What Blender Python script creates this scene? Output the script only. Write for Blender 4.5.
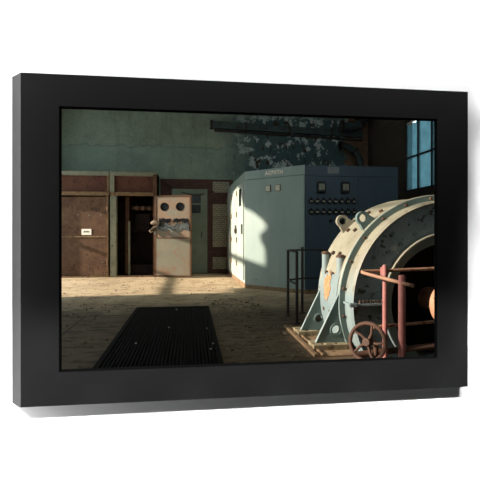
import bpy, bmesh, math, random
from math import sin, cos, pi, radians, sqrt, atan2, hypot
from mathutils import Vector, Matrix
from mathutils.geometry import tessellate_polygon

for o in list(bpy.data.objects):
    bpy.data.objects.remove(o)
SC = bpy.context.scene
COL = SC.collection
random.seed(7)

# ------------------------------------------------------------------ camera
cd = bpy.data.cameras.new('camera')
cam = bpy.data.objects.new('camera', cd)
COL.objects.link(cam)
cd.sensor_width = 36.0
cd.lens = 36.0 * 420 / 480
cd.shift_y = -6.0 / 480
cd.clip_start = 0.05
cd.clip_end = 200
cam.location = (0, 0, 1.15)
cam.rotation_euler = (radians(90), 0, -math.atan(50 / 420))
SC.camera = cam

# ------------------------------------------------------------------ world, sun, added wall lights, exposure
w = bpy.data.worlds.new('sky')
SC.world = w
w.use_nodes = True
bg = w.node_tree.nodes['Background']
bg.inputs[0].default_value = (0.76, 0.88, 0.90, 1)
bg.inputs[1].default_value = 3.0

AZ, EL = radians(3.3), radians(19.0)
sd = bpy.data.lights.new('sun', 'SUN')
sd.energy = 10.3
sd.color = (1.0, 0.895, 0.75)
sd.angle = radians(1.3)
sun = bpy.data.objects.new('sun', sd)
COL.objects.link(sun)
dirv = Vector((cos(EL) * cos(AZ), cos(EL) * sin(AZ), -sin(EL)))
sun.rotation_euler = dirv.to_track_quat('-Z', 'Y').to_euler()
sun.location = (-30, -3, 11)


def strip(name, loc, aim, sx, sy, power, spread=180):
    d = bpy.data.lights.new(name, 'AREA')
    d.shape = 'RECTANGLE'
    d.size, d.size_y = sx, sy
    d.energy = power
    d.spread = radians(spread)
    o = bpy.data.objects.new(name, d)
    COL.objects.link(o)
    o.location = loc
    v = Vector(aim) - Vector(loc)
    o.rotation_euler = v.to_track_quat('-Z', 'X').to_euler() if abs(v.z) < 0.5 * v.length else v.to_track_quat('-Z', 'Y').to_euler()
    return o


def spot(name, loc, aim, half, power, rad=0.06):
    d = bpy.data.lights.new(name, 'SPOT')
    d.energy = power
    d.spot_size = radians(2 * half)
    d.spot_blend = 0.55
    d.shadow_soft_size = rad
    o = bpy.data.objects.new(name, d)
    COL.objects.link(o)
    o.location = loc
    o.rotation_euler = (Vector(aim) - Vector(loc)).to_track_quat('-Z', 'Y').to_euler()
    return o


# added unseen lamps on the camera side that brighten the white wall
strip('wall_fill_top', (0.6, 2.45, 3.3), (0.6, 2.62, 2.3), 5.4, 0.1, 230)
strip('wall_fill_left', (-2.0, 2.45, 1.15), (-1.2, 2.62, 1.15), 4.0, 0.1, 120)
for i in range(9):  # added spots on the wall below, so the frame drops a soft shadow
    spot('wall_fill_spot', (-1.9 + i * 0.55, 0.75, 2.5), (-1.6 + i * 0.55, 2.68, -0.46), 15, 520)
for i in range(6):  # added spots for the wall strip right of the frame
    spot('wall_fill_spot', (1.0, 0.9, 3.0 + 0.1 * i), (2.44, 2.68, 2.6 - i * 0.6), 10, 420)

SC.view_settings.view_transform = 'Standard'
SC.view_settings.look = 'None'
SC.view_settings.gamma = 1
SC.view_settings.use_curve_mapping = False
SC.view_settings.exposure = 0.0


# ------------------------------------------------------------------ materials
def lin(c):
    return tuple(((v / 255) / 12.92 if v / 255 <= 0.04045 else ((v / 255 + 0.055) / 1.055) ** 2.4) for v in c) + (1,)


class NT:
    def __init__(s, name):
        s.m = bpy.data.materials.new(name)
        s.m.use_nodes = True
        s.t = s.m.node_tree
        s.b = s.t.nodes['Principled BSDF']
        s.tc = s.t.nodes.new('ShaderNodeTexCoord')

    def n(s, typ, **kw):
        x = s.t.nodes.new(typ)
        for k, v in kw.items():
            setattr(x, k, v)
        return x

    def l(s, a, b):
        s.t.links.new(a, b)

    def noise(s, scale, detail=6, rough=0.6, vec=None, stretch=None):
        x = s.n('ShaderNodeTexNoise')
        x.inputs['Scale'].default_value = scale
        x.inputs['Detail'].default_value = detail
        x.inputs['Roughness'].default_value = rough
        v = vec or s.tc.outputs['Object']
        if stretch:
            mp = s.n('ShaderNodeMapping')
            mp.inputs['Scale'].default_value = stretch
            s.l(v, mp.inputs['Vector'])
            v = mp.outputs[0]
        s.l(v, x.inputs['Vector'])
        return x.outputs['Fac']

    def ramp(s, fac, stops):
        r = s.n('ShaderNodeValToRGB')
        els = r.color_ramp.elements
        while len(els) < len(stops):
            els.new(0.5)
        for e, (p, c) in zip(els, stops):
            e.position = p
            e.color = c if len(c) == 4 else tuple(c) + (1,)
        s.l(fac, r.inputs[0])
        return r.outputs[0]

    def mix(s, fac, a, b, mode='MIX'):
        m = s.n('ShaderNodeMix', data_type='RGBA', blend_type=mode)
        for sock, v in ((m.inputs[0], fac), (m.inputs[6], a), (m.inputs[7], b)):
            if isinstance(v, (int, float)):
                sock.default_value = v
            elif isinstance(v, tuple):
                sock.default_value = v
            else:
                s.l(v, sock)
        return m.outputs[2]

    def math(s, op, a, b=0.0, c=0.0):
        m = s.n('ShaderNodeMath', operation=op)
        for sock, v in zip(m.inputs, (a, b, c)):
            if isinstance(v, (int, float)):
                sock.default_value = v
            else:
                s.l(v, sock)
        return m.outputs[0]

    def step(s, v, lo, hi):
        m = s.n('ShaderNodeMapRange')
        m.inputs['From Min'].default_value = lo
        m.inputs['From Max'].default_value = hi
        s.l(v, m.inputs['Value'])
        return m.outputs[0]

    def xyz(s):
        x = s.n('ShaderNodeSeparateXYZ')
        s.l(s.tc.outputs['Object'], x.inputs[0])
        return x.outputs

    def bump(s, h, strength=0.3, dist=0.02):
        b = s.n('ShaderNodeBump')
        b.inputs['Strength'].default_value = strength
        b.inputs['Distance'].default_value = dist
        s.l(h, b.inputs['Height'])
        s.l(b.outputs[0], s.b.inputs['Normal'])

    def done(s, col, rough=0.6, metal=0.0, spec=0.4):
        if isinstance(col, tuple):
            s.b.inputs['Base Color'].default_value = col
        else:
            s.l(col, s.b.inputs['Base Color'])
        s.b.inputs['Roughness'].default_value = rough
        s.b.inputs['Metallic'].default_value = metal
        s.b.inputs['Specular IOR Level'].default_value = spec
        return s.m


def paint(name, c1, c2, scale=3.0, wear=None, wscale=9.0, wlo=0.58, rough=0.6, spec=0.4, bump=0.15, streak=None):
    """worn paint or rusty metal: two tones and patches of wear"""
    t = NT(name)
    f = t.noise(scale, stretch=streak)
    col = t.ramp(f, [(0.33, lin(c1)), (0.68, lin(c2))])
    if wear:
        k = t.step(t.noise(wscale, 8, 0.65), wlo, wlo + 0.07)
        col = t.mix(k, col, lin(wear))
    t.bump(t.noise(scale * 9), bump, 0.01)
    return t.done(col, rough, 0, spec)


M = {}
M['frame'] = paint('black_frame_lacquer', (23, 23, 23), (24, 24, 24), 2, None, rough=0.5, spec=0.12, bump=0.0)
M['charcoal'] = NT('charcoal_blocker_paint').done((0.05, 0.05, 0.05, 1), 0.9, 0, 0.1)
M['lip'] = NT('black_sight_edge').done((0.002, 0.002, 0.002, 1), 0.9, 0, 0.0)
M['white'] = NT('white_gallery_paint').done((0.86, 0.86, 0.86, 1), 0.9, 0, 0.1)
M['rust'] = paint('rusty_brown_steel', (76, 52, 38), (96, 70, 50), 4, (52, 36, 28), 14, 0.57, 0.8, 0.2)
M['rust_dark'] = paint('dark_red_brown_steel', (76, 46, 35), (90, 56, 42), 4, (52, 34, 28), 14, 0.57, 0.8, 0.2)
M['rust_edge'] = paint('worn_ochre_edge', (100, 76, 52), (128, 100, 70), 5, (70, 44, 30), 14, 0.55, 0.75, 0.25)
M['post_green'] = paint('grey_green_post_paint', (98, 98, 80), (128, 122, 100), 4, (80, 52, 36), 9, 0.6, 0.7)
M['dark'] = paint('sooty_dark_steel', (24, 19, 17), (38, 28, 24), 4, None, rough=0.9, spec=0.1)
M['porcelain'] = paint('brown_glazed_porcelain', (78, 54, 42), (100, 74, 58), 8, rough=0.35, bump=0.02)
M['lump'] = paint('tan_grey_lagging', (128, 112, 98), (150, 134, 118), 14, (84, 74, 64), 18, 0.55, 0.9, 0.1, 0.5)
M['paper'] = paint('off_white_label_card', (214, 204, 186), (226, 216, 200), 20, None, rough=0.8, bump=0.02)
M['ink'] = NT('dark_ink').done(lin((60, 52, 46)), 0.8)
M['insul'] = paint('torn_grey_insulation', (98, 106, 106), (120, 126, 124), 9, (62, 64, 62), 12, 0.55, 0.9, 0.1, 0.5)
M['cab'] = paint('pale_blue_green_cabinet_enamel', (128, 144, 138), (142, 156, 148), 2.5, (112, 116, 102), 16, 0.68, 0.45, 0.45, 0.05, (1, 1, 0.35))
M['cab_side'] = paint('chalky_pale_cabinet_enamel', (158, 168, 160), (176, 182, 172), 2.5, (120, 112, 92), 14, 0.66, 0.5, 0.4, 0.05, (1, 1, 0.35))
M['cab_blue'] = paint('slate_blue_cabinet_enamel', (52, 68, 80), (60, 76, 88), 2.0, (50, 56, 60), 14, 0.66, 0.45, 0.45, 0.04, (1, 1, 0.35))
M['kick'] = paint('dirty_brown_plinth', (120, 98, 76), (146, 122, 94), 6, (88, 66, 48), 12, 0.55, 0.85, 0.2)
M['black'] = paint('black_bakelite', (16, 16, 18), (22, 22, 24), 9, None, rough=0.35, bump=0.0)
M['dial'] = paint('cream_dial_card', (186, 182, 160), (204, 200, 180), 9, None, rough=0.5, bump=0.0)
M['dial_dim'] = paint('yellowed_dial_card', (128, 130, 112), (146, 146, 126), 9, None, rough=0.5, bump=0.0)
M['steel'] = paint('dull_grey_steel_plate', (108, 112, 112), (130, 134, 132), 12, None, rough=0.5, bump=0.03)
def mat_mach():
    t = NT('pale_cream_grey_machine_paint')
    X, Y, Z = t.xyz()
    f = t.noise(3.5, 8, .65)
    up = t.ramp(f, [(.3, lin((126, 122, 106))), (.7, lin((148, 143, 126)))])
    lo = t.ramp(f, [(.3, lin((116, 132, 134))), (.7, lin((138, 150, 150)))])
    k = t.step(t.math('ADD', Z, t.math('MULTIPLY', f, .5)), 1.05, .75)      # cool sky light on the lower casing, painted in as bluer colour
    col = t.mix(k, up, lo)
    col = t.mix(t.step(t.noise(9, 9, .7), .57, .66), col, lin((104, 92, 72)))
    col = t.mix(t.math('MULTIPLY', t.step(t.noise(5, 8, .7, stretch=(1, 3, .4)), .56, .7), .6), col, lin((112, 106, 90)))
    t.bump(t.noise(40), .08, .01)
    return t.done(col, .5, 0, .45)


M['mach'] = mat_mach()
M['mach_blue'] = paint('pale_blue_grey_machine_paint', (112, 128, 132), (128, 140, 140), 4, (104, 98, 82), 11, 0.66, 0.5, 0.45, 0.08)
M['teal'] = paint('dark_teal_machine_paint', (94, 112, 110), (108, 126, 122), 4, (116, 100, 70), 13, 0.66, 0.6, 0.35, 0.1)
def mat_shield():
    t = NT('blistered_blue_grey_machine_paint')
    f = t.noise(3, 8, .65)
    col = t.ramp(f, [(.3, lin((116, 132, 136))), (.7, lin((142, 156, 158)))])
    bl = t.step(t.noise(13, 4, .5), .60, .66)
    col = t.mix(bl, col, lin((60, 62, 58)))
    col = t.mix(t.step(t.noise(7, 9, .75, stretch=(1, 1, .5)), .60, .66), col, lin((168, 172, 164)))
    t.bump(t.math('ADD', t.noise(13, 4, .5), t.noise(50)), .8, .03)
    return t.done(col, .6, 0, .35)


M['shield'] = mat_shield()
M['orange'] = paint('flaking_orange_primer', (158, 108, 70), (176, 132, 96), 16, (150, 146, 128), 18, 0.55, 0.8, 0.2)
M['bolt'] = paint('rusty_bolt', (70, 52, 40), (92, 70, 52), 20, None, rough=0.7)
M['bore'] = paint('oily_black_bore', (15, 13, 12), (24, 20, 18), 6, None, rough=0.8, spec=0.2)
M['shaft'] = paint('rust_tan_shaft', (150, 106, 82), (178, 132, 104), 8, (90, 60, 46), 14, 0.6, 0.7)
M['pad'] = paint('chipped_tan_pad_paint', (130, 118, 94), (152, 140, 114), 8, (96, 84, 64), 14, .52, .7, .3)
M['pink'] = paint('faded_red_rail_paint', (136, 82, 78), (150, 96, 90), 5, (126, 80, 66), 14, 0.6, 0.6, 0.4)
M['pink_bar'] = paint('rust_worn_red_rail_paint', (140, 102, 82), (158, 122, 98), 6, (108, 68, 50), 12, 0.55, 0.65, 0.35)
M['wheel'] = paint('brown_rusty_cast_iron', (66, 44, 34), (82, 56, 42), 8, (58, 38, 30), 18, 0.58, 0.75)
M['rail_black'] = paint('black_brown_rail_iron', (40, 32, 30), (58, 46, 42), 8, (92, 58, 40), 14, 0.62, 0.7)
M['grate'] = paint('black_floor_grating', (20, 19, 19), (27, 26, 24), 6, None, rough=0.9, spec=0.08)
M['rubble'] = paint('plaster_crumbs', (108, 94, 76), (148, 132, 108), 16, (70, 58, 48), 8, 0.55, 0.95, 0.1)
M['duct'] = paint('dark_teal_duct_paint', (44, 54, 54), (60, 74, 72), 3, (48, 38, 32), 7, 0.55, 0.7)
M['duct_end'] = paint('dark_brown_duct', (36, 28, 25), (50, 40, 34), 4, None, rough=0.8)
M['cable'] = NT('dark_cable_rubber').done(lin((58, 40, 34)), 0.7)
M['mullion'] = paint('dark_window_steel', (40, 38, 36), (58, 52, 46), 6, None, rough=0.7)
M['door_green'] = paint('grey_green_door_paint', (98, 110, 98), (114, 124, 110), 3, (78, 76, 64), 11, 0.62, 0.6)
M['plank'] = paint('weathered_board', (90, 74, 58), (110, 92, 72), 5, None, rough=0.9)


def glass(name, col, trans):
    t = NT(name)
    t.t.nodes.remove(t.b)
    out = [n for n in t.t.nodes if n.type == 'OUTPUT_MATERIAL'][0]
    tr = t.n('ShaderNodeBsdfTranslucent')
    tp = t.n('ShaderNodeBsdfTransparent')
    f = t.noise(5, 6, 0.6)
    c = t.ramp(f, [(0.3, col), (0.7, tuple(v * 1.25 for v in col[:3]) + (1,))])
    t.l(c, tr.inputs[0])
    t.l(c, tp.inputs[0])
    mx = t.n('ShaderNodeMixShader')
    mx.inputs[0].default_value = trans
    t.l(tr.outputs[0], mx.inputs[1])
    t.l(tp.outputs[0], mx.inputs[2])
    t.l(mx.outputs[0], out.inputs[0])
    return t.m


M['glass'] = glass('dusty_blue_glass', (0.175, 0.26, 0.285, 1), 0.75)
M['glass_dark'] = NT('dark_dusty_glass').done(lin((26, 32, 34)), 0.25)


def mat_plaster():
    t = NT('peeling_teal_plaster')
    X, Y, Z = t.xyz()
    base = t.ramp(t.noise(1.1, 8, 0.65), [(0.25, lin((104, 108, 94))), (0.5, lin((124, 134, 120))), (0.75, lin((142, 146, 126)))])
    strk = t.noise(2.4, 6, 0.6, stretch=(2.2, 1, 0.25))
    base = t.mix(t.math('MULTIPLY', t.step(strk, 0.5, 0.72), 0.5), base, lin((84, 90, 74)))
    base = t.mix(t.math('MULTIPLY', t.step(t.noise(14, 8, .75), .52, .66), .45), base, lin((78, 84, 72)))
    base = t.mix(t.math('MULTIPLY', t.step(t.noise(5, 8, .7), .56, .7), .5), base, lin((156, 158, 138)))
    wob = t.math('ADD', Z, t.math('MULTIPLY', t.noise(2.2, 6, .6), .5))
    band = t.math('LESS_THAN', t.math('ABSOLUTE', t.math('SUBTRACT', wob, 3.92)), 0.035)
    base = t.mix(t.math('MULTIPLY', band, .3), base, lin((70, 76, 68)))
    base = t.mix(t.math('MULTIPLY', t.step(wob, 4.05, 3.85), .22), base, lin((118, 146, 140)))
    # peeled zone: to the right on the back wall, under the duct
    zone = t.math('MULTIPLY', t.step(X, 0.9, 2.0), t.step(Z, 2.6, 3.0))
    zone = t.math('MULTIPLY', zone, t.math('SUBTRACT', 1.0, t.step(Z, 4.55, 4.75)))
    pn = t.noise(3.6, 9, 0.66)
    pale = t.math('MULTIPLY', zone, t.step(pn, 0.535, 0.56))
    base2 = t.mix(t.math('MULTIPLY', zone, 0.85), base, lin((54, 76, 80)))
    col = t.mix(pale, base2, lin((176, 182, 178)))
    dk = t.math('MULTIPLY', zone, t.step(t.noise(4.4, 9, 0.7, stretch=(1.3, 1, 0.8)), 0.56, 0.60))
    col = t.mix(dk, col, lin((62, 48, 40)))
    # bare brown brick to the far right
    br = t.n('ShaderNodeTexBrick')
    br.inputs['Color1'].default_value = lin((120, 90, 68))
    br.inputs['Color2'].default_value = lin((96, 70, 56))
    br.inputs['Mortar'].default_value = lin((108, 96, 82))
    br.inputs['Scale'].default_value = 4.0
    cx = t.n('ShaderNodeCombineXYZ')
    t.l(X, cx.inputs[0])
    t.l(Z, cx.inputs[1])
    t.l(cx.outputs[0], br.inputs['Vector'])
    edge = t.math('ADD', X, t.math('MULTIPLY', t.noise(1.6, 8, 0.7), 1.6))
    k = t.math('MULTIPLY', t.step(edge, 5.45, 5.5), t.step(Z, 0, 0.1))
    col = t.mix(k, col, br.outputs['Color'])
    t.bump(t.math('ADD', pn, t.noise(30, 4)), 0.35, 0.03)
    return t.done(col, 0.85, 0, 0.2)


M['plaster'] = mat_plaster()


def mat_brick(name, a, b, mortar, sc, bw=0.5, rh=0.25):
    t = NT(name)
    X, Y, Z = t.xyz()
    br = t.n('ShaderNodeTexBrick')
    br.inputs['Color1'].default_value = lin(a)
    br.inputs['Color2'].default_value = lin(b)
    br.inputs['Mortar'].default_value = lin(mortar)
    br.inputs['Scale'].default_value = sc
    br.inputs['Mortar Size'].default_value = 0.025
    br.inputs['Brick Width'].default_value = bw
    br.inputs['Row Height'].default_value = rh
    cx = t.n('ShaderNodeCombineXYZ')
    t.l(X, cx.inputs[0])
    t.l(Z, cx.inputs[1])
    t.l(cx.outputs[0], br.inputs['Vector'])
    col = t.mix(t.math('MULTIPLY', t.step(t.noise(5, 8), 0.5, 0.75), 0.6), br.outputs['Color'], lin(tuple(v * 0.6 for v in a)))
    t.bump(br.outputs['Fac'], -0.4, 0.01)
    return t.done(col, 0.7, 0, 0.3)


M['brick'] = mat_brick('maroon_painted_brick', (84, 54, 48), (70, 44, 40), (58, 42, 38), 3.4)
M['tile'] = mat_brick('glazed_cream_tile', (158, 152, 130), (142, 138, 118), (84, 78, 68), 4.2, 0.5, 0.25)
M['rough_wall'] = mat_brick('dark_brown_brick', (70, 58, 48), (58, 48, 42), (66, 58, 50), 3.6)


def mat_floor():
    t = NT('dusty_worn_floor')
    X, Y, Z = t.xyz()
    f = t.noise(1.3, 9, 0.62)
    col = t.ramp(f, [(0.28, lin((160, 138, 110))), (0.5, lin((196, 172, 140))), (0.75, lin((214, 192, 160)))])
    g = t.noise(6, 9, 0.72, stretch=(0.55, 1.6, 1))
    col = t.mix(t.math('MULTIPLY', t.step(g, 0.52, 0.60), 0.75), col, lin((116, 92, 70)))
    s = t.noise(26, 5, 0.7)
    col = t.mix(t.math('MULTIPLY', t.step(s, 0.62, 0.68), 0.8), col, lin((74, 60, 48)))
    # littered near half of the floor: dirt, plus shade and soft sun edge painted in
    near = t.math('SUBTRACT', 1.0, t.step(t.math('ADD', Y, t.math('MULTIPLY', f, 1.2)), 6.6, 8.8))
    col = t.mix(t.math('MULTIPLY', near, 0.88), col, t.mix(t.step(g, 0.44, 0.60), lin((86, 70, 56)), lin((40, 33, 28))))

    # slab joints
    def line(v, at, wd):
        return t.math('LESS_THAN', t.math('ABSOLUTE', t.math('SUBTRACT', v, at)), wd)
    j = t.math('MULTIPLY', line(Y, 6.1, 0.025), t.math('LESS_THAN', X, -0.9))
    j2 = t.math('MULTIPLY', line(t.math('ADD', X, t.math('MULTIPLY', Y, 0.0)), -1.45, 0.015), t.math('LESS_THAN', Y, 6.1))
    col = t.mix(t.math('MAXIMUM', j, j2), col, lin((58, 48, 40)))
    t.bump(t.math('ADD', g, s), 0.5, 0.02)
    return t.done(col, 0.8, 0, 0.2)


M['floor'] = mat_floor()


# ------------------------------------------------------------------ mesh helpers
def link(name, bm, mat, parent=None, smooth=False, kind=None):
    me = bpy.data.meshes.new(name)
    if parent is not None:
        bm.transform(Matrix.Translation(-parent.matrix_world.translation))
    bmesh.ops.recalc_face_normals(bm, faces=bm.faces)
    bm.to_mesh(me)
    bm.free()
    mats = mat if isinstance(mat, (list, tuple)) else [mat]
    for m in mats:
        me.materials.append(M[m])
    if smooth:
        for p in me.polygons:
            p.use_smooth = True
        me.set_sharp_from_angle(angle=radians(35))
    o = bpy.data.objects.new(name, me)
    COL.objects.link(o)
    if parent is not None:
        o.parent = parent
    if kind:
        o['kind'] = kind
    return o


def sub(name, bm, mat, part, root, smooth=False):
    o = link(name, bm, mat, root, smooth)
    o.parent = part
    return o


def thing(name, label, cat, loc, group=None):
    o = bpy.data.objects.new(name, None)
    COL.objects.link(o)
    o.location = loc
    o.empty_display_size = 0.2
    o['label'] = label
    o['category'] = cat
    if group:
        o['group'] = group
    bpy.context.view_layer.update()
    return o


def tag(o, label, cat, group=None):
    o['label'] = label
    o['category'] = cat
    if group:
        o['group'] = group
    return o


def B():
    return bmesh.new()


def box(bm, x0, x1, y0, y1, z0, z1, bev=0.0):
    r = bmesh.ops.create_cube(bm, size=1)
    for v in r['verts']:
        v.co = Vector((x0 + (v.co.x + .5) * (x1 - x0), y0 + (v.co.y + .5) * (y1 - y0), z0 + (v.co.z + .5) * (z1 - z0)))
    if bev:
        es = list({e for v in r['verts'] for e in v.link_edges})
        bmesh.ops.bevel(bm, geom=es, offset=bev, segments=2, affect='EDGES')
    return bm


def prism(bm, pts, vec, holes=()):
    """planar polygon (3-D points) with holes, given thickness along vec"""
    vec = Vector(vec)
    loops = [[Vector(p) for p in pts]] + [[Vector(p) for p in h] for h in holes]
    flat = [p for lp in loops for p in lp]
    tris = tessellate_polygon(loops)
    a = [bm.verts.new(p) for p in flat]
    b = [bm.verts.new(p + vec) for p in flat]
    for t in tris:
        try:
            bm.faces.new([a[i] for i in t])
            bm.faces.new([b[i] for i in reversed(t)])
        except ValueError:
            pass
    k = 0
    for lp in loops:
        n = len(lp)
        for i in range(n):
            p, q = k + i, k + (i + 1) % n
            bm.faces.new((a[p], a[q], b[q], b[p]))
        k += n
    return bm


def circ(c, r, ax_u, ax_v, n=24, a0=0.0, a1=2 * pi, closed=True):
    c, u, v = Vector(c), Vector(ax_u), Vector(ax_v)
    m = n if closed else n + 1
    return [c + u * (r * cos(a0 + (a1 - a0) * i / n)) + v * (r * sin(a0 + (a1 - a0) * i / n)) for i in range(m)]


def tube(bm, pts, r, n=12, cap=True):
    pts = [Vector(p) for p in pts]
    rings = []
    up = None
    for i, p in enumerate(pts):
        d = (pts[min(i + 1, len(pts) - 1)] - pts[max(i - 1, 0)]).normalized()
        if up is None:
            up = d.orthogonal().normalized()
        else:
            up = (up - d * up.dot(d)).normalized()
        s = d.cross(up)
        rr = r[i] if isinstance(r, (list, tuple)) else r
        rings.append([bm.verts.new(p + up * (rr * cos(2 * pi * k / n)) + s * (rr * sin(2 * pi * k / n))) for k in range(n)])
    for a, b in zip(rings, rings[1:]):
        for k in range(n):
            bm.faces.new((a[k], a[(k + 1) % n], b[(k + 1) % n], b[k]))
    if cap:
        bm.faces.new(rings[0])
        bm.faces.new(list(reversed(rings[-1])))
    return bm


def lathe(bm, prof, origin, axis, n=96, closed=True):
    """prof: (radius, distance along axis) points; closed ring section"""
    o, ax = Vector(origin), Vector(axis).normalized()
    u = Vector((1, 0, 0)) if abs(ax.x) < 0.9 else Vector((0, 1, 0))
    u = (u - ax * u.dot(ax)).normalized()
    v = ax.cross(u)
    rings = []
    for k in range(n):
        a = 2 * pi * k / n
        rings.append([bm.verts.new(o + ax * h + (u * cos(a) + v * sin(a)) * max(r, 1e-4)) for r, h in prof])
    m = len(prof)
    for k in range(n):
        a, b = rings[k], rings[(k + 1) % n]
        for i in range(m if closed else m - 1):
            j = (i + 1) % m
            bm.faces.new((a[i], b[i], b[j], a[j]))
    bmesh.ops.remove_doubles(bm, verts=bm.verts, dist=2e-4)
    return bm


def rod(bm, a, b, r, n=12):
    return tube(bm, [a, b], r, n)


def text_mesh(body, size):
    c = bpy.data.curves.new('lettering', 'FONT')
    c.body = body
    c.size = size
    c.extrude = 0.002
    c.align_x = 'CENTER'
    c.align_y = 'CENTER'
    c.space_character = 1.15
    c.offset = 0.006
    o = bpy.data.objects.new('lettering', c)
    COL.objects.link(o)
    dg = bpy.context.evaluated_depsgraph_get()
    me = bpy.data.meshes.new_from_object(o.evaluated_get(dg))
    bpy.data.objects.remove(o)
    bm = bmesh.new()
    bm.from_mesh(me)
    bpy.data.meshes.remove(me)
    return bm


# ------------------------------------------------------------------ the room shell
BACK, LEFT, RIGHT, TOP = 12.3, -4.0, 5.4, 5.6
YF = 2.68        # face of the white wall
YT = 0.06        # its thickness
PIT = (1.56, 3.6, 3.72, 4.95)


def rect_xz(x0, x1, z0, z1, y):
    return [(x0, y, z0), (x1, y, z0), (x1, y, z1), (x0, y, z1)]


def rect_yz(y0, y1, z0, z1, x):
    return [(x, y0, z0), (x, y1, z0), (x, y1, z1), (x, y0, z1)]


# the white gallery wall, through which the framed opening looks into the machine hall
bm = B()
prism(bm, rect_xz(-6.5, 7.5, -1.6, 6.0, YF), (0, YT, 0), [rect_xz(-0.87, 1.80, 0.22, 2.02, YF), rect_xz(-3.5, 4.9, 3.8, 5.2, YF)])  # upper hole is an added, unseen opening for sky fill from the front
link('wall_front', bm, 'white', kind='structure')

# added unseen dark shell around the viewer, keeps sky light out of the opening
link('wall_blocker_back', box(B(), -6.5, 7.5, -5.2, -5.0, -1.6, 3.6), 'charcoal', kind='structure')
link('wall_blocker_right', box(B(), 7.5, 7.7, -5.0, YF, -1.6, 3.6), 'charcoal', kind='structure')
link('floor_blocker', box(B(), -6.5, 7.7, -5.2, YF, -1.8, -1.6), 'charcoal', kind='structure')
link('ceiling_blocker', box(B(), -6.5, 7.7, -5.2, YF, 3.6, 3.75), 'charcoal', kind='structure')

# floor with the pit the machine stands in
bm = B()
x0, x1, y0, y1 = PIT
prism(bm, [(LEFT - .2, YF + YT, 0), (RIGHT + .2, YF + YT, 0), (RIGHT + .2, BACK + .2, 0), (LEFT - .2, BACK + .2, 0)], (0, 0, -0.9),
      [[(x0, y0, 0), (x1, y0, 0), (x1, y1, 0), (x0, y1, 0)]])
box(bm, x0 - .05, x1 + .05, y0 - .05, y1 + .05, -1.0, -0.9)
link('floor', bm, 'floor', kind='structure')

bm = B()
box(bm, LEFT - .2, RIGHT + .2, BACK, BACK + .2, 0, TOP)
link('wall_back', bm, 'plaster', kind='structure')

# left wall: tall arched window at the back, a high window beside the machine, and an added stretch blocking sun from the camera side
AY0, AY1, AZ0 = 7.90, 11.52, 0.15
arch = [(7.90, AZ0), (11.52, AZ0), (11.52, 2.15), (11.42, 2.4), (11.32, 2.75), (11.2, 3.15), (11.05, 3.45), (10.8, 3.75), (10.4, 4.0), (9.9, 4.1), (9.4, 4.05),
        (9.0, 3.86), (8.75, 3.66), (8.55, 3.52), (8.42, 3.50), (8.30, 3.44), (8.18, 3.36), (8.13, 3.26), (8.18, 3.14), (8.26, 3.04), (8.24, 2.92), (8.17, 2.82), (8.16, 2.6), (8.17, 2.36), (7.90, 2.36)]  # ragged near edge shaped to throw the light patch on the angled cabinet
arch = [(LEFT, y, z) for y, z in arch]
W1 = (2.742, 4.62, 1.80, 4.3)
bm = B()
prism(bm, [(LEFT, -5, -1.6), (LEFT, BACK, -1.6), (LEFT, BACK, TOP), (LEFT, -5, TOP)], (-0.16, 0, 0),
      [arch, rect_yz(W1[0], W1[1], W1[2], W1[3], LEFT)])
link('wall_left', bm, 'plaster', kind='structure')

# glazing bars of the arched window and an added unseen board that shades the angled cabinet's foot
win = link('window_2', box(B(), LEFT - .12, LEFT - .06, AY0, AY1, 2.31, 2.43), 'mullion', kind='structure')
link('glazing_bar', box(B(), LEFT - .11, LEFT - .07, AY0, AY1, 1.20, 1.30), 'mullion', win)
link('shade_board', box(B(), LEFT - .13, LEFT - .10, AY0, AY0 + .70, 1.70, 2.36), 'plank', win)
link('window_3', box(B(), LEFT - .12, LEFT - .07, W1[0], W1[1], 3.62, 3.66), 'mullion', kind='structure')

# right wall with the blue window
WY0, WY1, WZ0, WZ1 = 6.6, 10.06, 2.2, 3.98
bm = B()
prism(bm, rect_yz(YF + YT, BACK, 0, TOP, RIGHT), (0.2, 0, 0), [rect_yz(WY0, WY1, WZ0, WZ1, RIGHT)])
link('wall_right', bm, 'rough_wall', kind='structure')
bm = B()
fx0, fx1 = RIGHT + .01, RIGHT + .07
box(bm, fx0, fx1, WY0, WY1, WZ0, WZ0 + .05)
box(bm, fx0, fx1, WY0, WY1, WZ1 - .05, WZ1)
box(bm, fx0, fx1, WY0, WY0 + .05, WZ0, WZ1)
box(bm, fx0, fx1, WY1 - .06, WY1, WZ0, WZ1)
ncol = 6
cw = (WY1 - WY0) / ncol
for i in range(1, ncol):
    box(bm, fx0, fx1, WY0 + i * cw - .025, WY0 + i * cw + .025, WZ0, WZ1)
box(bm, fx0, fx1, WY0, WY1, 3.03, 3.07)
wn = link('window_1', bm, 'mullion', kind='structure')
for i in range(ncol):
    for k, (za, zb) in enumerate(((WZ0 + .05, 3.03), (3.07, WZ1 - .05))):
        ya, yb = WY0 + i * cw + .025, WY0 + (i + 1) * cw - .025
        top = [(RIGHT + .03, yb, zb), (RIGHT + .03, ya, zb)]
        if k == 1:      # ragged top of the upper panes
            top = [(RIGHT + .03, yb, zb - .02), (RIGHT + .03, yb - .2, zb - .1), (RIGHT + .03, yb - .3, zb - .04), (RIGHT + .03, ya + .1, zb - .08), (RIGHT + .03, ya, zb)]
        lowdrop = 0.0
        link('pane', prism(B(), [(RIGHT + .03, ya, za), (RIGHT + .03, yb, za)] + top, (0.006, 0, 0)), 'glass', wn)

bm = B()
box(bm, LEFT - .2, RIGHT + .2, YF + YT, BACK + .2, TOP, TOP + .15)
link('ceiling', bm, 'plaster', kind='structure')

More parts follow.
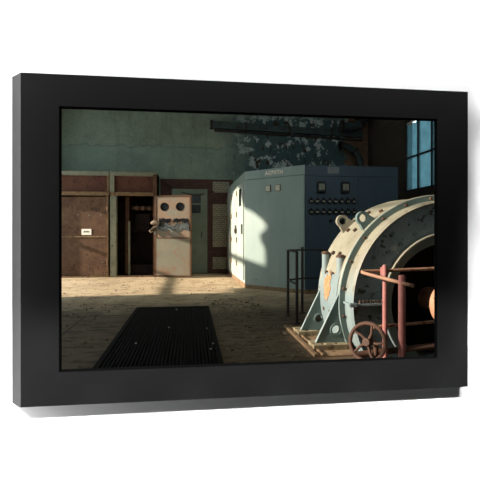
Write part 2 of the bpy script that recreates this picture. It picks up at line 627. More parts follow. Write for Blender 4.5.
# brick dado behind the open door, with glazed tile bands
link('trim_1', box(B(), -0.84, 1.25, BACK - .03, BACK - .002, 0, 2.74), 'brick', kind='structure')
bm = B()
box(bm, 0.66, 1.14, BACK - .045, BACK - .03, 2.36, 2.68)
link('trim_2', bm, 'tile', kind='structure')
link('trim_3', box(B(), 0.66, 1.10, BACK - .045, BACK - .03, 0.77, 2.03), 'tile', kind='structure')
link('trim_4', box(B(), 0.66, 1.06, BACK - .045, BACK - .03, 0.13, 0.48), 'tile', kind='structure')
# grey-green door behind
bm = B()
box(bm, -0.52, -0.40, BACK - .09, BACK - .03, 0, 2.45)
box(bm, 0.40, 0.50, BACK - .09, BACK - .03, 0, 2.45)
box(bm, -0.40, 0.40, BACK - .09, BACK - .03, 2.36, 2.45)
dr = link('door_1', bm, 'door_green', kind='structure')
bm = B()
prism(bm, rect_xz(-0.40, 0.40, 0.01, 2.36, BACK - .07), (0, .035, 0), [rect_xz(0.06, 0.31, 2.04, 2.30, BACK - .07), rect_xz(0.06, 0.31, 1.76, 2.0, BACK - .07)])
leaf = link('door_leaf', bm, 'door_green', dr)
link('door_glass', box(B(), 0.05, 0.32, BACK - .05, BACK - .046, 1.75, 2.31), 'glass_dark', dr)
link('door_handle', rod(B(), (0.33, BACK - .10, 1.05), (0.33, BACK - .10, 1.2), 0.012), 'black', dr)

# sagging cable over the brick
pts = []
for i in range(21):
    s = i / 20
    pts.append((-0.75 + s * 1.45, BACK - .06, 2.66 - 0.5 * s * 0.55 - 0.22 * sin(pi * s)))
cb = link('hanging_cable', tube(B(), pts, 0.022, 8), 'cable', smooth=True)
tag(cb, 'dark sagging cable strung across the maroon brick above the green door', 'cable')

# duct along the back wall
dz = -0.045
dt = thing('wall_duct', 'long dark teal duct running high along the peeling back wall', 'duct', (0.64, BACK - .12, 4.33))
pts0 = Vector((0.64, BACK - .13, 4.33))
pts1 = Vector((5.2, BACK - .13, 4.16))
bm = B()
prism(bm, [pts0 + Vector((0, 0, -.10)), pts1 + Vector((0, 0, -.08)), pts1 + Vector((0, 0, .09)), pts0 + Vector((0, 0, .10))], (0, .12, 0))
link('duct_body', bm, 'duct', dt)
bm = B()
box(bm, 0.58, 0.66, BACK - .16, BACK - .002, 4.21, 4.45)
link('end_cap', bm, 'duct_end', dt)
for xx in (1.6, 2.9, 4.2):
    zc = 4.33 - (xx - .64) * 0.0373
    link('clamp', box(B(), xx, xx + .05, BACK - .145, BACK - .002, zc - .13, zc + .12), 'duct_end', dt)
link('lower_pipe', rod(B(), (0.7, BACK - .07, 4.17), (5.2, BACK - .07, 4.0), 0.035), 'duct_end', dt, True)


# elbows at the right end of the back wall
def elbow(label, pts, r):
    t = thing('flanged_pipe', label, 'pipe', pts[0])
    link('pipe_body', tube(B(), pts, r, 20), 'duct', t, True)
    for a, b in ((pts[0], pts[1]), (pts[-1], pts[-2]), (pts[len(pts) // 2], pts[len(pts) // 2 + 1])):
        a, b = Vector(a), Vector(b)
        d = (b - a).normalized()
        link('flange', rod(B(), a, a + d * .05, r * 1.45, 24), 'duct_end', t, True)


pl = [(4.72, 11.95, 4.75)] + [(4.72 + .42 * sin(a), 11.95, 4.35 - .0 - .42 * (1 - cos(a)) + .0) for a in [i * pi / 12 for i in range(1, 7)]]
pl = [Vector((5.15, 11.9, 5.6)), Vector((5.15, 11.9, 4.75)), Vector((5.1, 11.9, 4.55)), Vector((5.0, 11.9, 4.42)), Vector((4.85, 11.9, 4.34)), Vector((4.7, 11.9, 4.31)), Vector((4.4, 11.9, 4.30))]
elbow('upper curved flanged pipe turning down beside the blue window', pl, 0.13)
pl = [Vector((4.4, 11.98, 3.77)), Vector((4.5, 11.98, 3.77)), Vector((4.62, 11.98, 3.75)), Vector((4.85, 11.98, 3.64)), Vector((5.0, 11.98, 3.42)), Vector((5.05, 11.98, 3.1)), Vector((5.05, 11.98, 0.0))]
elbow('lower curved pipe bending down behind the slate blue cabinet', pl, 0.09)

# ------------------------------------------------------------------ picture frame
fr = thing('picture_frame', 'black square-edged picture frame hung on the white wall', 'frame', (0.425, YF, 1.115))
OL, OR_, OB, OT = -0.987, 1.839, 0.132, 2.098     # outer edge at the front
IL, IR, IB, IT = -0.761, 1.611, 0.341, 1.898      # sight edge
FY = 2.60
FL = 0.079                                        # flare of the left edge toward the wall


def ringpts(o, y, flare=0.0):
    l, r, b, t = o
    return [Vector((l - flare, y, b)), Vector((r, y, b)), Vector((r, y, t)), Vector((l - flare, y, t))]


m_ = 0.09
prof = [ringpts((OL, OR_, OB, OT), YF, FL), ringpts((OL, OR_, OB, OT), FY),
        ringpts((IL - .012, IR + .012, IB - .012, IT + .012), FY + .003), ringpts((IL, IR, IB, IT), FY + .010),
        ringpts((IL, IR, IB, IT), FY + .018), ringpts((IL - m_, IR + m_, IB - m_, IT + m_), YF)]
for i, nm in enumerate(('bottom_rail', 'right_rail', 'top_rail', 'left_rail')):
    j = (i + 1) % 4
    bm = B()
    va = [bm.verts.new(p[i]) for p in prof]
    vb = [bm.verts.new(p[j]) for p in prof]
    for k in range(len(prof)):
        kk = (k + 1) % len(prof)
        bm.faces.new((va[k], va[kk], vb[kk], vb[k]))
    bm.faces.new(va)
    bm.faces.new(list(reversed(vb)))
    bm.faces.ensure_lookup_table()
    for f in (2, 3, 4):
        bm.faces[f].material_index = 1
    link(nm, bm, ['frame', 'lip'], fr)

# ------------------------------------------------------------------ rusty switchgear on the left
CY = 11.5


def cubicle(root, x0, x1, stile):
    """steel carcass with a header panel"""
    bm = B()
    box(bm, x0, x1, CY + .04, BACK - .02, 2.76, 2.80)
    box(bm, x0, x1, BACK - .05, BACK - .02, 0.0, 2.76)
    box(bm, x0, x0 + .03, CY + .04, BACK - .05, 0.0, 2.76)
    box(bm, x1 - .03, x1, CY + .04, BACK - .05, 0.0, 2.76)
    box(bm, x0 + .03, x1 - .03, CY + .04, BACK - .05, 0.0, 0.04)
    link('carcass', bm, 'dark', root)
    bm = B()
    box(bm, x0, x1, CY - .04, CY + .06, 2.70, 2.81, .012)
    link('cornice', bm, 'post_green', root)
    bm = B()
    box(bm, x0, x1, CY - .03, CY + .05, 2.17, 2.27, .01)
    link('cross_rail', bm, 'rust_edge', root)
    bm = B()
    a, b = x0 + .12, x1 - .06
    box(bm, a, b, CY + .05, CY + .08, 2.27, 2.70)
    hp = link('header_panel', bm, 'rust_dark', root)
    link('header_stile', box(B(), x0, a, CY - .02, CY + .05, 2.27, 2.70), stile, root)
    link('header_stile', box(B(), b, x1, CY - .03, CY + .05, 2.27, 2.70), 'rust_edge', root)
    for xx in (a + .05, b - .05):
        for zz in (2.32, 2.65):
            sub('rivet', rod(B(), (xx, CY + .05, zz), (xx, CY + .036, zz), .014, 8), 'rust_edge', hp, root)


s1 = thing('switchgear_cabinet', 'rusty brown steel switchgear cabinet with closed door bearing white label', 'cabinet', (-2.9, CY, 0))
cubicle(s1, -3.95, -2.13, 'rust_dark')
def yd(x):      # the closed door stands a few degrees proud at its hinge side
    return CY - .005 + (-2.2 - x) * .13


def leaf_(x0, x1, z0, z1, d0, d1):
    return prism(B(), [(x0, yd(x0) - d0, z0), (x1, yd(x1) - d0, z0), (x1, yd(x1) - d0, z1), (x0, yd(x0) - d0, z1)], (0, d0 - d1, 0))


d1 = link('door', leaf_(-3.9, -2.205, .05, 2.14, -.03, 0), 'rust', s1)
bm = B()
box(bm, -2.20, -2.15, CY - .03, CY + .03, 0.03, 2.16)
link('door_stile', bm, 'rust_edge', s1)
sub('seam_strip', leaf_(-3.88, -2.21, 1.06, 1.10, 0, .02), 'rust_edge', d1, s1)
lb = sub('label_plate', leaf_(-2.86, -2.60, 1.125, 1.285, .001, .012), 'paper', d1, s1)
lb['label'] = 'white label with a line of dark lettering'
bm = B()
for a, b in ((-2.80, -2.755), (-2.745, -2.72), (-2.71, -2.675), (-2.665, -2.655)):
    box(bm, a, b, yd(a) - .0145, yd(b) - .0125, 1.19, 1.23)
sub('lettering', bm, 'ink', d1, s1)
for k, zz in enumerate((0.35, 1.75)):
    sub('hinge', rod(B(), (-2.17, CY - .04, zz), (-2.17, CY - .04, zz + .14), .018), 'rust_edge', d1, s1)
for xx, zz in ((-2.95, 1.66), (-2.66, 1.64), (-2.35, 1.65), (-2.3, 0.4)):
    sub('bolt', rod(B(), (xx, yd(xx), zz), (xx, yd(xx) - .015, zz), .014, 8), 'dial_dim', d1, s1)
link('plinth', box(B(), -3.95, -2.13, CY - .02, CY + .03, 0.0, 0.045), 'rust_edge', s1)

s2 = thing('switchgear_cabinet', 'open dark switchgear cabinet with pale steel door swung out and torn insulation', 'cabinet', (-1.5, CY, 0))
cubicle(s2, -2.12, -0.885, 'post_green')
link('corner_post', box(B(), -2.11, -1.93, CY - .03, CY + .06, 0, 2.17, .02), 'post_green', s2)
link('inner_post', box(B(), -1.76, -1.66, CY + .3, CY + .38, 0.05, 2.17, .01), 'rust', s2)
link('conduit', rod(B(), (-1.64, CY + .2, 0.04), (-1.64, CY + .2, 1.5), .03), 'post_green', s2, True)
link('hinge_post', box(B(), -0.985, -0.885, CY - .05, CY + .05, 0, 2.75, .01), 'rust', s2)
link('plinth', box(B(), -2.12, -0.885, CY - .02, CY + .03, 0.0, 0.04), 'rust_edge', s2)
for xx in (-1.46, -1.29, -1.12):
    bm = B()
    lathe(bm, [(.0, 0), (.045, 0), (.045, .02), (.065, .035), (.045, .05), (.045, .07), (.06, .085), (.04, .1), (.03, .14), (0, .15)], (xx, CY + .45, 1.87), (0, -1, 0), 18, False)
    link('insulator', bm, 'porcelain', s2, True)
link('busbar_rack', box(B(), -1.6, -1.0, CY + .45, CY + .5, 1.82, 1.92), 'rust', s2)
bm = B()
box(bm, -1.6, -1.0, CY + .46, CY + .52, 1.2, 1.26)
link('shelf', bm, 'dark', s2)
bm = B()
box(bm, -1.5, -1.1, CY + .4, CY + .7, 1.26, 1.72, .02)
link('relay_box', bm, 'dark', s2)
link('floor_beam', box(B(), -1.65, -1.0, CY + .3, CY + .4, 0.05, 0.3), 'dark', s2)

# the swung door: a frame of its own, turned to the left toward the light
PH = radians(16)
P0 = Vector((-0.93, 11.38, 0.03))
U = Vector((cos(PH), -sin(PH), 0))
N = Vector((-sin(PH), -cos(PH), 0))
ZZ = Vector((0, 0, 1))


def dp(u, z, d=0.0):
    return P0 + U * u + ZZ * z + N * d


def dbox(bm, u0, u1, z0, z1, d0, d1):
    return prism(bm, [dp(u0, z0, d0), dp(u1, z0, d0), dp(u1, z1, d0), dp(u0, z1, d0)], N * (d1 - d0))


bm = B()
hole = lambda uc, zc, r: circ(dp(uc, zc), r, U, ZZ, 28)
prism(bm, [dp(.04, .02), dp(.97, .02), dp(.97, 2.10), dp(.04, 2.10)], N * .015, [hole(.27, 1.84, .10), hole(.70, 1.84, .10)])
M['panel'] = (lambda t: t.done(t.mix(t.step(t.noise(3.2, 8, .65), .44, .62), t.ramp(t.noise(2.5, 7, .6), [(.35, lin((122, 96, 76))), (.7, lin((138, 112, 90)))]), lin((118, 112, 98))), .6, 0, .3))(NT('pale_faded_door_sheet'))
M['panel_low'] = (lambda t: t.done(t.mix(t.step(t.noise(3.0, 8, .65), .50, .66), t.ramp(t.noise(2.2, 7, .6), [(.35, lin((106, 104, 90))), (.7, lin((122, 112, 94)))]), lin((120, 84, 60))), .6, 0, .3))(NT('rust_bled_door_sheet'))
dd = link('swung_door', bm, 'panel', s2)
dd['label'] = 'pale steel door with two round holes'
sub('lower_sheet', dbox(B(), .045, .965, .02, 1.0, .016, .026), 'panel_low', dd, s2)
bm = B()
dbox(bm, 0, .045, 0, 2.14, -.03, .03)
dbox(bm, .965, 1.01, 0, 2.14, -.03, .03)
dbox(bm, .045, .965, 2.10, 2.14, -.03, .03)
dbox(bm, .045, .965, 0, .03, -.03, .03)
sub('door_edge', bm, 'rust', dd, s2)
sub('seam', dbox(B(), .045, .965, 1.0, 1.03, .016, .034), 'rust', dd, s2)
sub('seam', dbox(B(), .045, .965, 1.27, 1.295, .016, .034), 'rust', dd, s2)
for uc in (.27, .70):
    bm = B()
    lathe(bm, [(.098, .0), (.112, .0), (.112, .024), (.098, .024)], dp(uc, 1.84), N, 28)
    sub('meter_ring', bm, 'dark', dd, s2, True)
    sub('meter_back', rod(B(), dp(uc, 1.84, -.12), dp(uc, 1.84, -.02), .105, 24), 'black', dd, s2)
# torn slots and the insulation hanging from them
rnd = random.Random(3)


def ragged(u0, u1, z0, z1, n, amp, d):
    up, lo = [], []
    for i in range(n + 1):
        s = i / n
        up.append(dp(u0 + (u1 - u0) * s, z1 - rnd.random() * amp * .5, d))
        lo.append(dp(u0 + (u1 - u0) * s, z0 + (rnd.random() - .5) * amp, d))
    return lo + up[::-1]


for a, b in ((.12, .44), (.52, .92)):
    sub('torn_slot', prism(B(), ragged(a, b, 1.44, 1.55, 9, .07, .016), N * .004), 'black', dd, s2)
bm = B()
nx, nz = 40, 12
grid = []
for i in range(nx + 1):
    row = []
    for k in range(nz + 1):
        s, q = i / nx, k / nz
        edge = .025 * sin(s * 23) + .03 * sin(s * 41 + 1) + .03 * sin(s * 9)
        z = 1.22 + q * (.17 + edge) + (0.03 * sin(s * 17) if q < .1 else 0)
        d = .025 + .013 * (1 + sin(s * 19 + q * 5) * cos(q * 6 + s * 11)) + rnd.random() * .004
        row.append(bm.verts.new(dp(.05 + s * .9, z, d)))
    grid.append(row)
for i in range(nx):
    for k in range(nz):
        bm.faces.new((grid[i][k], grid[i + 1][k], grid[i + 1][k + 1], grid[i][k + 1]))
bmesh.ops.solidify(bm, geom=bm.faces[:], thickness=.012)
ins = sub('insulation', bm, 'insul', dd, s2, True)
ins['label'] = 'torn grey insulation bursting from the door'
for a, b, c, r, mt_ in (((.12, 1.40, .05), (.02, 1.43, .09), (-.07, 1.40, .10), .06, 'lump'), ((.08, 1.33, .05), (-.02, 1.28, .09), (-.11, 1.20, .10), .028, 'lump'),
                        ((-.11, 1.20, .10), (-.08, 1.16, .11), (-.02, 1.19, .10), .02, 'lump'),
                        ((.12, 1.27, .05), (.05, 1.18, .10), (.04, 1.10, .10), .018, 'insul'), ((.4, 1.26, .06), (.55, 1.16, .08), (.68, 1.12, .05), .02, 'insul')):
    bm = B()
    tube(bm, [dp(*a), dp(*[(p + q) / 2 + .012 for p, q in zip(a, b)]), dp(*b), dp(*c)], [r, r * .85, r, r * .6], 10)
    sub('torn_strip', bm, mt_, dd, s2, True)
for k in range(11):      # dark flaps curling out of the torn slots
    u0 = (.13, .19, .26, .33, .40, .54, .61, .68, .75, .81, .87)[k]
    h = rnd.uniform(.05, .11)
    sub('curled_flap', prism(B(), [dp(u0, 1.50, .018), dp(u0 + .06, 1.51, .018), dp(u0 + .05, 1.50 - h, .07), dp(u0 + .015, 1.49 - h * .8, .075)], N * .004), 'black', dd, s2)

# ------------------------------------------------------------------ blue-green control cabinets
HC = 2.478
HB = 2.29       # underside of the header band
# A: long side cabinet facing the left
A0, A1 = Vector((1.163, 8.869, 0)), Vector((1.086, 12.15, 0))
ca = thing('control_cabinet', 'pale chalky cabinet side with three sunlit narrow doors facing left', 'cabinet', (1.7, 10.4, 0), None)


def body(root, name, foot, z0, z1, mat):
    bm = B()
    prism(bm, [(p[0], p[1], z0) for p in foot], (0, 0, z1 - z0))
    return link(name, bm, mat, root)


footA = [(1.163, 8.869), (2.187, 8.869), (2.187, 12.2), (1.086, 12.2)]
body(ca, 'plinth', footA, 0, .10, 'kick')
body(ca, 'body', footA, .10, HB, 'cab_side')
body(ca, 'header', footA, HB, HC, 'cab')
DA = (Vector((1.086, 12.2, 0)) - Vector((1.163, 8.869, 0)))
LA = DA.length
UA = DA.normalized()
NA = Vector((-1, 0, 0))
NA = (NA - UA * NA.dot(UA)).normalized()
PA = Vector((1.163, 8.869, 0))


def ap(u, z, d=0.0):
    return PA + UA * u + ZZ * z + NA * d


def fbox(bm, f, u0, u1, z0, z1, d0, d1, n):
    return prism(bm, [f(u0, z0, d0), f(u1, z0, d0), f(u1, z1, d0), f(u0, z1, d0)], n * (d1 - d0))


for i, (u0, u1) in enumerate(((.10, 1.10), (1.14, 2.14), (2.18, 3.20))):
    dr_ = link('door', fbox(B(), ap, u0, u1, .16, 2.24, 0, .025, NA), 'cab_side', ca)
    sub('handle', fbox(B(), ap, u0 + .08, u0 + .14, 1.15, 1.36, .025, .06, NA), 'steel', dr_, ca)
    for zz in (.4, .95, 1.55, 2.05):
        sub('hinge', rod(B(), ap(u1 - .03, zz, .035), ap(u1 - .03, zz + .12, .035), .018), 'kick', dr_, ca)
    if i == 0:
        sub('door_window', fbox(B(), ap, u0 + .3, u0 + .62, 1.78, 2.16, .025, .032, NA), 'glass_dark', dr_, ca)
    if i == 1:
        sub('notice', fbox(B(), ap, u0 + .25, u0 + .75, 1.5, 2.1, .025, .03, NA), 'dial', dr_, ca)
link('padlock', fbox(B(), ap, 1.11, 1.2, 1.18, 1.28, .03, .08, NA), 'bolt', ca)

# B: angled front
cbn = thing('control_cabinet', 'angled pale blue-green cabinet with two small square meters and a sun patch', 'cabinet', (1.95, 8.6, 0))
footB = [(1.163, 8.865), (2.185, 7.846), (2.185, 8.865)]
body(cbn, 'plinth', footB, 0, .08, 'kick')
body(cbn, 'body', footB, .08, HB, 'cab')
body(cbn, 'header', footB, HB + .008, HC, 'cab')
UB = (Vector((2.185, 7.846, 0)) - Vector((1.163, 8.865, 0)))
LB = UB.length
UB.normalize()
NB = Vector((-UB.y, UB.x, 0)) * -1
if NB.y > 0:
    NB = -NB
PB = Vector((1.163, 8.865, 0))


def bp(u, z, d=0.0):
    return PB + UB * u + ZZ * z + NB * d


pnl = link('front_panel', fbox(B(), bp, .015, LB - .015, .12, HB - .008, 0, .012, NB), 'cab', cbn)
for uc in (.61, .842):
    mm = link('meter', fbox(B(), bp, uc - .06, uc + .06, 2.01, 2.14, .012, .03, NB), 'kick', cbn)
    sub('dial', fbox(B(), bp, uc - .05, uc + .05, 2.02, 2.128, .03, .034, NB), 'dial', mm, cbn)
bm = text_mesh('ACBSTH', .105)
rot = Matrix((UB.to_4d(), ZZ.to_4d(), NB.to_4d(), (0, 0, 0, 1))).transposed()
rot = Matrix.Identity(4)
for r_ in range(3):
    rot[r_][0], rot[r_][1], rot[r_][2] = UB[r_], ZZ[r_], NB[r_]
bm.transform(Matrix.Translation(bp(.738, 2.39, .008)) @ rot)
lt = link('lettering', bm, 'paper', cbn)
lt['label'] = 'small pale raised letters on the header'
for uc in (.3, 1.2):
    link('screw', rod(B(), bp(uc, .2, .012), bp(uc, .2, .02), .014, 8), 'kick', cbn)

# C: shaded front with the switch rows
cc = thing('control_cabinet', 'shaded slate-blue control cabinet with two rows of black switches and plate', 'cabinet', (3.1, 8.3, 0))
CF = 7.846
footC = [(2.19, CF), (4.07, CF), (4.07, 9.6), (2.19, 9.6)]
body(cc, 'plinth', footC, 0, .08, 'kick')
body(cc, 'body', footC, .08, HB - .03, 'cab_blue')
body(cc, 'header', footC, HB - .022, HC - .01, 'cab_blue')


def cbox(bm, x0, x1, z0, z1, d0, d1):
    return box(bm, x0, x1, CF - d1, CF - d0, z0, z1)


for a, b in ((2.215, 3.235), (3.255, 4.05)):
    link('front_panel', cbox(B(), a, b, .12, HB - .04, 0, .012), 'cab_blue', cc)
link('name_plate', box(B(), 2.635, 2.865, CF - .012, CF, 2.315, 2.445, .003), 'steel', cc)
for xc in (2.50, 2.975):
    zc = 2.05
    mm = link('meter', box(B(), xc - .085, xc + .085, CF - .07, CF - .012, zc - .11, zc + .11, .012), 'black', cc)
    sub('dial', box(B(), xc - .055, xc + .055, CF - .076, CF - .07, zc - .06, zc + .06), 'dial_dim', mm, cc)
    sub('needle', box(B(), xc - .006, xc + .006, CF - .079, CF - .076, zc - .055, zc + .02), 'black', mm, cc)
for zc in (1.78, 1.575):
    for k in range(8):
        xc = 2.30 + k * .122
        mm = link('switch', rod(B(), (xc, CF - .012, zc), (xc, CF - .05, zc), .052, 20), 'black', cc)
        sub('switch_collar', rod(B(), (xc, CF - .012, zc + .058), (xc, CF - .03, zc + .058), .02, 10), 'black', mm, cc)
        sub('switch_plate', box(B(), xc - .028, xc + .028, CF - .056, CF - .05, zc - .02, zc + .012), 'dial_dim', mm, cc)
for xc in (2.684, 2.80, 2.916):
    link('push_knob', rod(B(), (xc, CF - .012, 1.40), (xc, CF - .05, 1.40), .033, 16), 'black', cc)

# ------------------------------------------------------------------ floor grating
gr = thing('floor_grate', 'large black slotted steel grating lying flat on the dusty floor', 'grate', (-0.26, 5.0, 0))
GX0, GX1, GY0, GY1 = -0.815, 0.292, 2.95, 6.6
bm = B()
box(bm, GX0, GX0 + .05, GY0, GY1, .001, .024)
box(bm, GX1 - .05, GX1, GY0, GY1, .001, .024)
box(bm, GX0 + .05, GX1 - .05, GY1 - .05, GY1, .001, .024)
box(bm, GX0 + .05, GX1 - .05, GY0, GY0 + .05, .001, .024)
link('grate_frame', bm, 'grate', gr)
bm = B()
nb = 30
for i in range(nb):
    x = GX0 + .06 + (GX1 - GX0 - .12) * (i + .5) / nb
    box(bm, x - .010, x + .010, GY0 + .05, GY1 - .05, .002, .022)
link('slotted_panel', bm, 'grate', gr)
link('backing_sheet', box(B(), GX0 + .05, GX1 - .05, GY0 + .05, GY1 - .05, .0005, .003), 'bore', gr)
for x, y in ((-.2, 6.3), (.2, 5.0), (.235, 4.3), (-.25, 5.1), (.2, 4.1), (-.55, 4.4)):
    bm = B()
    bmesh.ops.create_icosphere(bm, subdivisions=1, radius=.011, matrix=Matrix.Translation((x, y, .030)) @ Matrix.Diagonal((1.2, .8, .7, 1)))
    tag(link('plaster_crumb', bm, 'dial'), 'small pale plaster crumb lying on the black grating', 'crumb', 'crumbs on the grating')

# ------------------------------------------------------------------ the generator
MX, MZ = 2.57, 0.46
g = thing('generator', 'large round pale grey-cream generator housing with open dark bore', 'generator', (MX, 4.4, 0))
AXY = (0, 1, 0)
O = (MX, 0, MZ)
R = 1.085


def ring(prof, n=128):
    return lathe(B(), prof, O, AXY, n)


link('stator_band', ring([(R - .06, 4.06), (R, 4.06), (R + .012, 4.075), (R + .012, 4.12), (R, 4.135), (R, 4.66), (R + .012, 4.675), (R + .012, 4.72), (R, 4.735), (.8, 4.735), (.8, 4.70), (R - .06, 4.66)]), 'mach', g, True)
link('flange_face', ring([(1.0, 4.04), (R + .006, 4.04), (R + .006, 4.058), (1.0, 4.058)]), 'teal', g, True)
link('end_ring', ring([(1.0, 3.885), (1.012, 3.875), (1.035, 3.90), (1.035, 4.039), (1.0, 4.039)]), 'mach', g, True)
link('end_shield', ring([(.705, 3.93), (.999, 3.90), (.999, 3.93), (.705, 3.96)]), 'shield', g, True)
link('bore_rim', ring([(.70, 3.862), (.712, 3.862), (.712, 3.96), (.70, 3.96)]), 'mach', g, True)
link('bore_lining', ring([(.60, 3.93), (.699, 3.90), (.699, 4.6), (.60, 4.6)]), 'teal', g, True)
link('rotor', ring([(0.0, 4.30), (.58, 4.28), (.58, 4.60), (0, 4.62)]), 'bore', g, True)
link('shaft', ring([(0.0, 3.70), (.16, 3.70), (.235, 3.76), (.24, 3.87), (.12, 3.91), (.12, 4.29), (0, 4.29)], 48), 'shaft', g, True)
link('rear_cover', ring([(0, 4.75), (1.0, 4.74), (1.0, 4.70), (0, 4.71)]), 'teal', g, True)


def pol(a, r, y):
    a = radians(a)
    return Vector((MX + r * cos(a), y, MZ + r * sin(a)))


# bolts on the band in pairs, and round the flange
def stud(p, d, r=.02, h=.03, mat='bolt'):
    d = Vector(d).normalized()
    return link('bolt', rod(B(), p, Vector(p) + d * h, r, 6), mat, g)


for a in (122, 138, 154, 166, 187):
    for yy in (4.32, 4.52) if a not in (122,) else (4.2, 4.5):
        p = pol(a, R - .004, yy)
        stud(p, p - Vector((MX, yy, MZ)), .022, .03)
for a in range(97, 250, 15):
    stud(pol(a, 1.06, 4.041), (0, -1, 0), .014, .03)
for a in (105, 118, 131, 150, 162, 172):
    for rr in (.92, .78):
        if (a + int(rr * 100)) % 3:
            stud(pol(a, rr, 3.925), (0, -1, 0), .02, .03, 'teal')


# lifting lugs
def lug(ang, y, th=.05, mat='mach'):
    rad = pol(ang, 1, 0) - pol(ang, 0, 0)
    tan = Vector((-rad.z, 0, rad.x))
    c = pol(ang, 1.185, y)
    out = [c - rad * .14 - tan * .11, c - rad * .10 - tan * .09]
    out += circ(c, .07, rad, tan, 16, -pi * .6, pi * .6, closed=False)
    out += [c - rad * .10 + tan * .09, c - rad * .14 + tan * .11]
    bm = B()
    prism(bm, out, (0, th, 0), [circ(c, .042, rad, tan, 20)])
    return link('lifting_lug', bm, mat, g, False)


lug(134, 4.08, mat='teal')  # front lug darker: its shade is put into the colour
lug(135, 4.62)

# pipe stubs and the gusseted feet
for x, y, zt in ((1.535, 4.16, .91), (1.53, 4.62, .925)):
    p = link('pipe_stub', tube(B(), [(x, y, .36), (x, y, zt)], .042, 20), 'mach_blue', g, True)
    sub('pipe_cap', tube(B(), [(x, y, zt), (x, y, zt + .012), (x, y, zt + .03)], [.05, .05, .03], 16), 'bolt', p, g, True)

for y in (4.07, 4.63):
    out = [(1.25, y, .062), (1.515, y, .60)]
    for k in range(12):
        a = 172 + (207 - 172) * k / 11
        p = pol(a, R + .002, y)
        out.append((p.x, y, p.z))
    out = [q for q in out if q[2] >= .061] + [(1.56, y, .062)]
    hc = (1.455, y, .19)
    gs = link('gusset', prism(B(), out, (0, .03, 0), [circ(hc, .05, (1, 0, 0), (0, 0, 1), 20)]), 'teal', g)
    bm = B()
    lathe(bm, [(.045, -.012), (.062, -.012), (.062, .042), (.045, .042)], hc, (0, 1, 0), 20)
    sub('hole_boss', bm, 'teal', gs, g, True)
    bm = B()      # capping strip along the sloping edge
    a, b = Vector((1.25, y - .004, .062)), Vector((1.515, y - .004, .60))
    d = (b - a).normalized()
    nn = Vector((-d.z, 0, d.x)) * .006
    prism(bm, [a, b, b + nn, a + nn], (0, .038, 0))
    sub('capping_strip', bm, 'mach', gs, g)
# curved saddle plate between the gussets
bm = B()
pp, qq = [], []
for k in range(13):
    a = 166 + 38 * k / 12
    pp.append(pol(a, R + .003, 4.10))
    qq.append(pol(a, R + .018, 4.10))
prism(bm, pp + qq[::-1], (0, .53, 0))
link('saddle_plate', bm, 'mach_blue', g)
bm = B()      # ragged island of bare primer on the saddle plate
rp = random.Random(5)
isl = [Vector((173.0 + 8.0 * cos(2 * pi * k / 30) * rp.uniform(.7, 1.15), 4.40 + .12 * sin(2 * pi * k / 30) * rp.uniform(.65, 1.2), 0)) for k in range(30)]
ctr = Vector((173.0, 4.40, 0))
rings_ = [[bm.verts.new(pol(ctr.x + (v.x - ctr.x) * q, R + dr_, ctr.y + (v.y - ctr.y) * q)) for v in isl] for q, dr_ in ((1, .016), (1, .0225), (.75, .023), (.5, .0235), (.25, .0235))]
mid_ = bm.verts.new(pol(ctr.x, R + .0235, ctr.y))
for ra, rb in zip(rings_, rings_[1:]):
    for k in range(30):
        bm.faces.new((ra[k], ra[(k + 1) % 30], rb[(k + 1) % 30], rb[k]))
for k in range(30):
    bm.faces.new((rings_[-1][k], rings_[-1][(k + 1) % 30], mid_))
pt = link('primer_patch', bm, 'orange', g)
pt['label'] = 'flaking orange patch of primer'

# foot pads and sole plate
for y0, y1 in ((3.98, 4.2), (4.56, 4.8)):
    fp = link('foot_pad', prism(B(), [(1.20, y0, .012), (1.57, y0, .012), (1.57, y1, .012), (1.20, y1, .012)], (0, 0, .05),
              [circ((1.31, y0 + .05, .012), .025, (1, 0, 0), (0, 1, 0), 12), circ((1.45, y0 + .05, .012), .025, (1, 0, 0), (0, 1, 0), 12)]), 'pad', g)
link('sole_plate', box(B(), 1.19, 1.585, 3.8, 5.1, .001, .012), 'kick', g)
link('edge_strip', box(B(), 1.15, 1.185, 3.8, 5.1, .001, .03), 'kick', g)
link('edge_strip', box(B(), 1.225, 1.245, 3.8, 5.1, .012, .03), 'kick', g)

# horizontal split flange across ring and shield
bm = B()
box(bm, 1.515, 1.87, 3.84, 4.03, .463, .481)
sf = link('split_flange', bm, 'mach', g)
for k in range(7):
    sub('split_bolt', rod(B(), (1.62 + k * .036, 3.87, .481), (1.62 + k * .036, 3.87, .512), .011, 8), 'bolt', sf, g)
link('bracket_strap', box(B(), 1.50, 1.58, 3.82, 3.86, .452, .492, .008), 'mach', g)

# ------------------------------------------------------------------ rails and hand wheel
pk = thing('guard_rail', 'faded red tubular guard rail with two posts in front of generator', 'railing', (1.6, 3.3, 0))
for (x, y, zt, r) in ((1.693, 3.2, .82, .029), (1.694, 3.5, .880, .022)):
    p = link('post', tube(B(), [(x, y, 0), (x, y, zt - .015), (x, y, zt)], [r, r, r * .8], 18), 'pink', pk, True)
    sub('base_flange', tube(B(), [(x, y, 0), (x, y, .015)], r * 2.2, 18), 'pink_bar', p, pk, True)
bm = B()
bend = [(1.735, 3.10, .745), (1.62, 3.31, .776), (1.51, 3.50, .808), (1.50, 3.53, .814), (1.508, 3.552, .818), (1.54, 3.56, .82), (1.70, 3.56, .822), (2.6, 3.56, .85)]
tube(bm, bend, .0155, 14)
link('top_bar', bm, 'pink_bar', pk, True)
link('mid_bar', rod(B(), (1.60, 3.53, .33), (2.6, 3.53, .39), .0145, 14), 'pink_bar', pk, True)
link('bottom_bar', tube(B(), [(1.45, 3.54, .09), (1.75, 3.52, .12), (2.6, 3.52, .18)], .028, 14), 'wheel', pk, True)
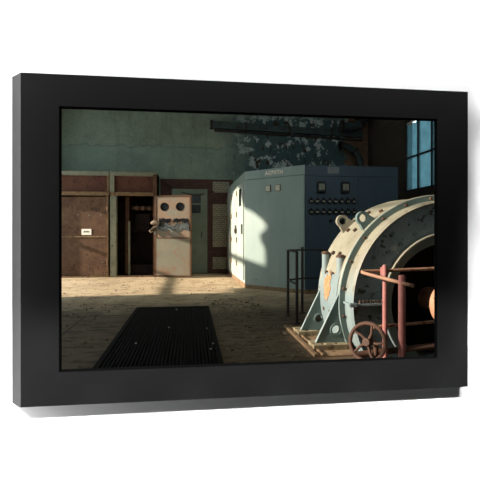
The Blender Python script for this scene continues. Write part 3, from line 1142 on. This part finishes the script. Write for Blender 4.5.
for (x, y, zt) in ((1.693, 3.2, .758), (1.694, 3.53, .822)):
    link('bar_collar', tube(B(), [(x, y, zt - .035), (x, y, zt + .035)], .032 if y < 3.2 else .027, 16), 'pink', pk, True)

hw = thing('hand_wheel', 'rusty brown spoked hand wheel below the red guard rail', 'wheel', (1.44, 3.3, 0))
HWc = Vector((1.445, 3.3, .262))
hax = Vector((-.74, -.62, .20)).normalized()
hu = hax.cross(Vector((0, 0, 1))).normalized()
hv = hu.cross(hax)
bm = B()
lathe(bm, [(.152 + .017 * cos(2 * pi * k / 10), .017 * sin(2 * pi * k / 10)) for k in range(10)], HWc, hax, 48)
link('rim', bm, 'wheel', hw, True)
for k in range(5):
    a = 2 * pi * k / 5 + .5
    e = HWc + (hu * cos(a) + hv * sin(a)) * .148
    m = HWc + (hu * cos(a + .15) + hv * sin(a + .15)) * .08 + hax * -.01
    link('spoke', tube(B(), [HWc + hax * -.015, m, e], [.015, .012, .01], 10), 'wheel', hw, True)
link('hub', rod(B(), HWc - hax * .04, HWc + hax * .03, .032, 16), 'wheel', hw, True)
link('stem', tube(B(), [HWc, HWc - hax * .12, HWc - hax * .16 + Vector((0, 0, -.04)), Vector((HWc.x - hax.x * .16, HWc.y - hax.y * .16, 0))], .022, 12), 'wheel', hw, True)
link('valve_foot', tube(B(), [Vector((HWc.x - hax.x * .16, HWc.y - hax.y * .16, 0)), Vector((HWc.x - hax.x * .16, HWc.y - hax.y * .16, .05))], .06, 16), 'wheel', hw, True)

bk = thing('guard_rail', 'thin dark iron railing standing before the slate-blue cabinet', 'railing', (1.45, 5.7, 0))
for x, y, zt in ((1.365, 5.77, .93), (1.358, 5.25, .93), (1.619, 5.95, .96)):
    p = link('post', rod(B(), (x, y, 0), (x, y, zt), .019, 10), 'rail_black', bk, True)
    sub('base_flange', rod(B(), (x, y, 0), (x, y, .012), .045, 12), 'rail_black', p, bk)
for zz in (.92, .505):
    link('bar', tube(B(), [(1.358, 5.25, zz), (1.365, 5.77, zz)], .013, 8), 'rail_black', bk, True)
    link('bar', tube(B(), [(1.365, 5.77, zz), (1.619, 5.95, zz), (2.2, 5.95, zz)], .013, 8), 'rail_black', bk, True)
link('end_post', rod(B(), (2.2, 5.95, 0), (2.2, 5.95, .95), .019, 10), 'rail_black', bk, True)

# ------------------------------------------------------------------ litter
rnd = random.Random(11)
bm = B()
for i in range(1200):
    c = rnd.random()
    if c < .45:
        x, y = rnd.uniform(.35, 1.12), rnd.uniform(3.4, 7.4)
    elif c < .7:
        x, y = rnd.uniform(-2.4, -.86), rnd.uniform(3.4, 6.8)
    else:
        x, y = rnd.uniform(-3.2, 1.0), rnd.uniform(6.7, 11.2)
    s = rnd.choice((.005, .007, .009, .012, .016, .022)) * (1 if y < 7 else .8)
    mt = Matrix.Translation((x, y, s * .35)) @ Matrix.Rotation(rnd.random() * 6.28, 4, 'Z') @ Matrix.Diagonal((rnd.uniform(.7, 1.7), rnd.uniform(.6, 1.1), rnd.uniform(.35, .7), 1))
    r = bmesh.ops.create_icosphere(bm, subdivisions=1, radius=s, matrix=mt)
    for v in r['verts']:
        v.co += Vector((rnd.uniform(-1, 1), rnd.uniform(-1, 1), rnd.uniform(-.3, .3))) * s * .25
db = link('plaster_litter', bm, 'rubble')
db['kind'] = 'stuff'
tag(db, 'scattered plaster crumbs and grit over the dusty floor', 'litter')
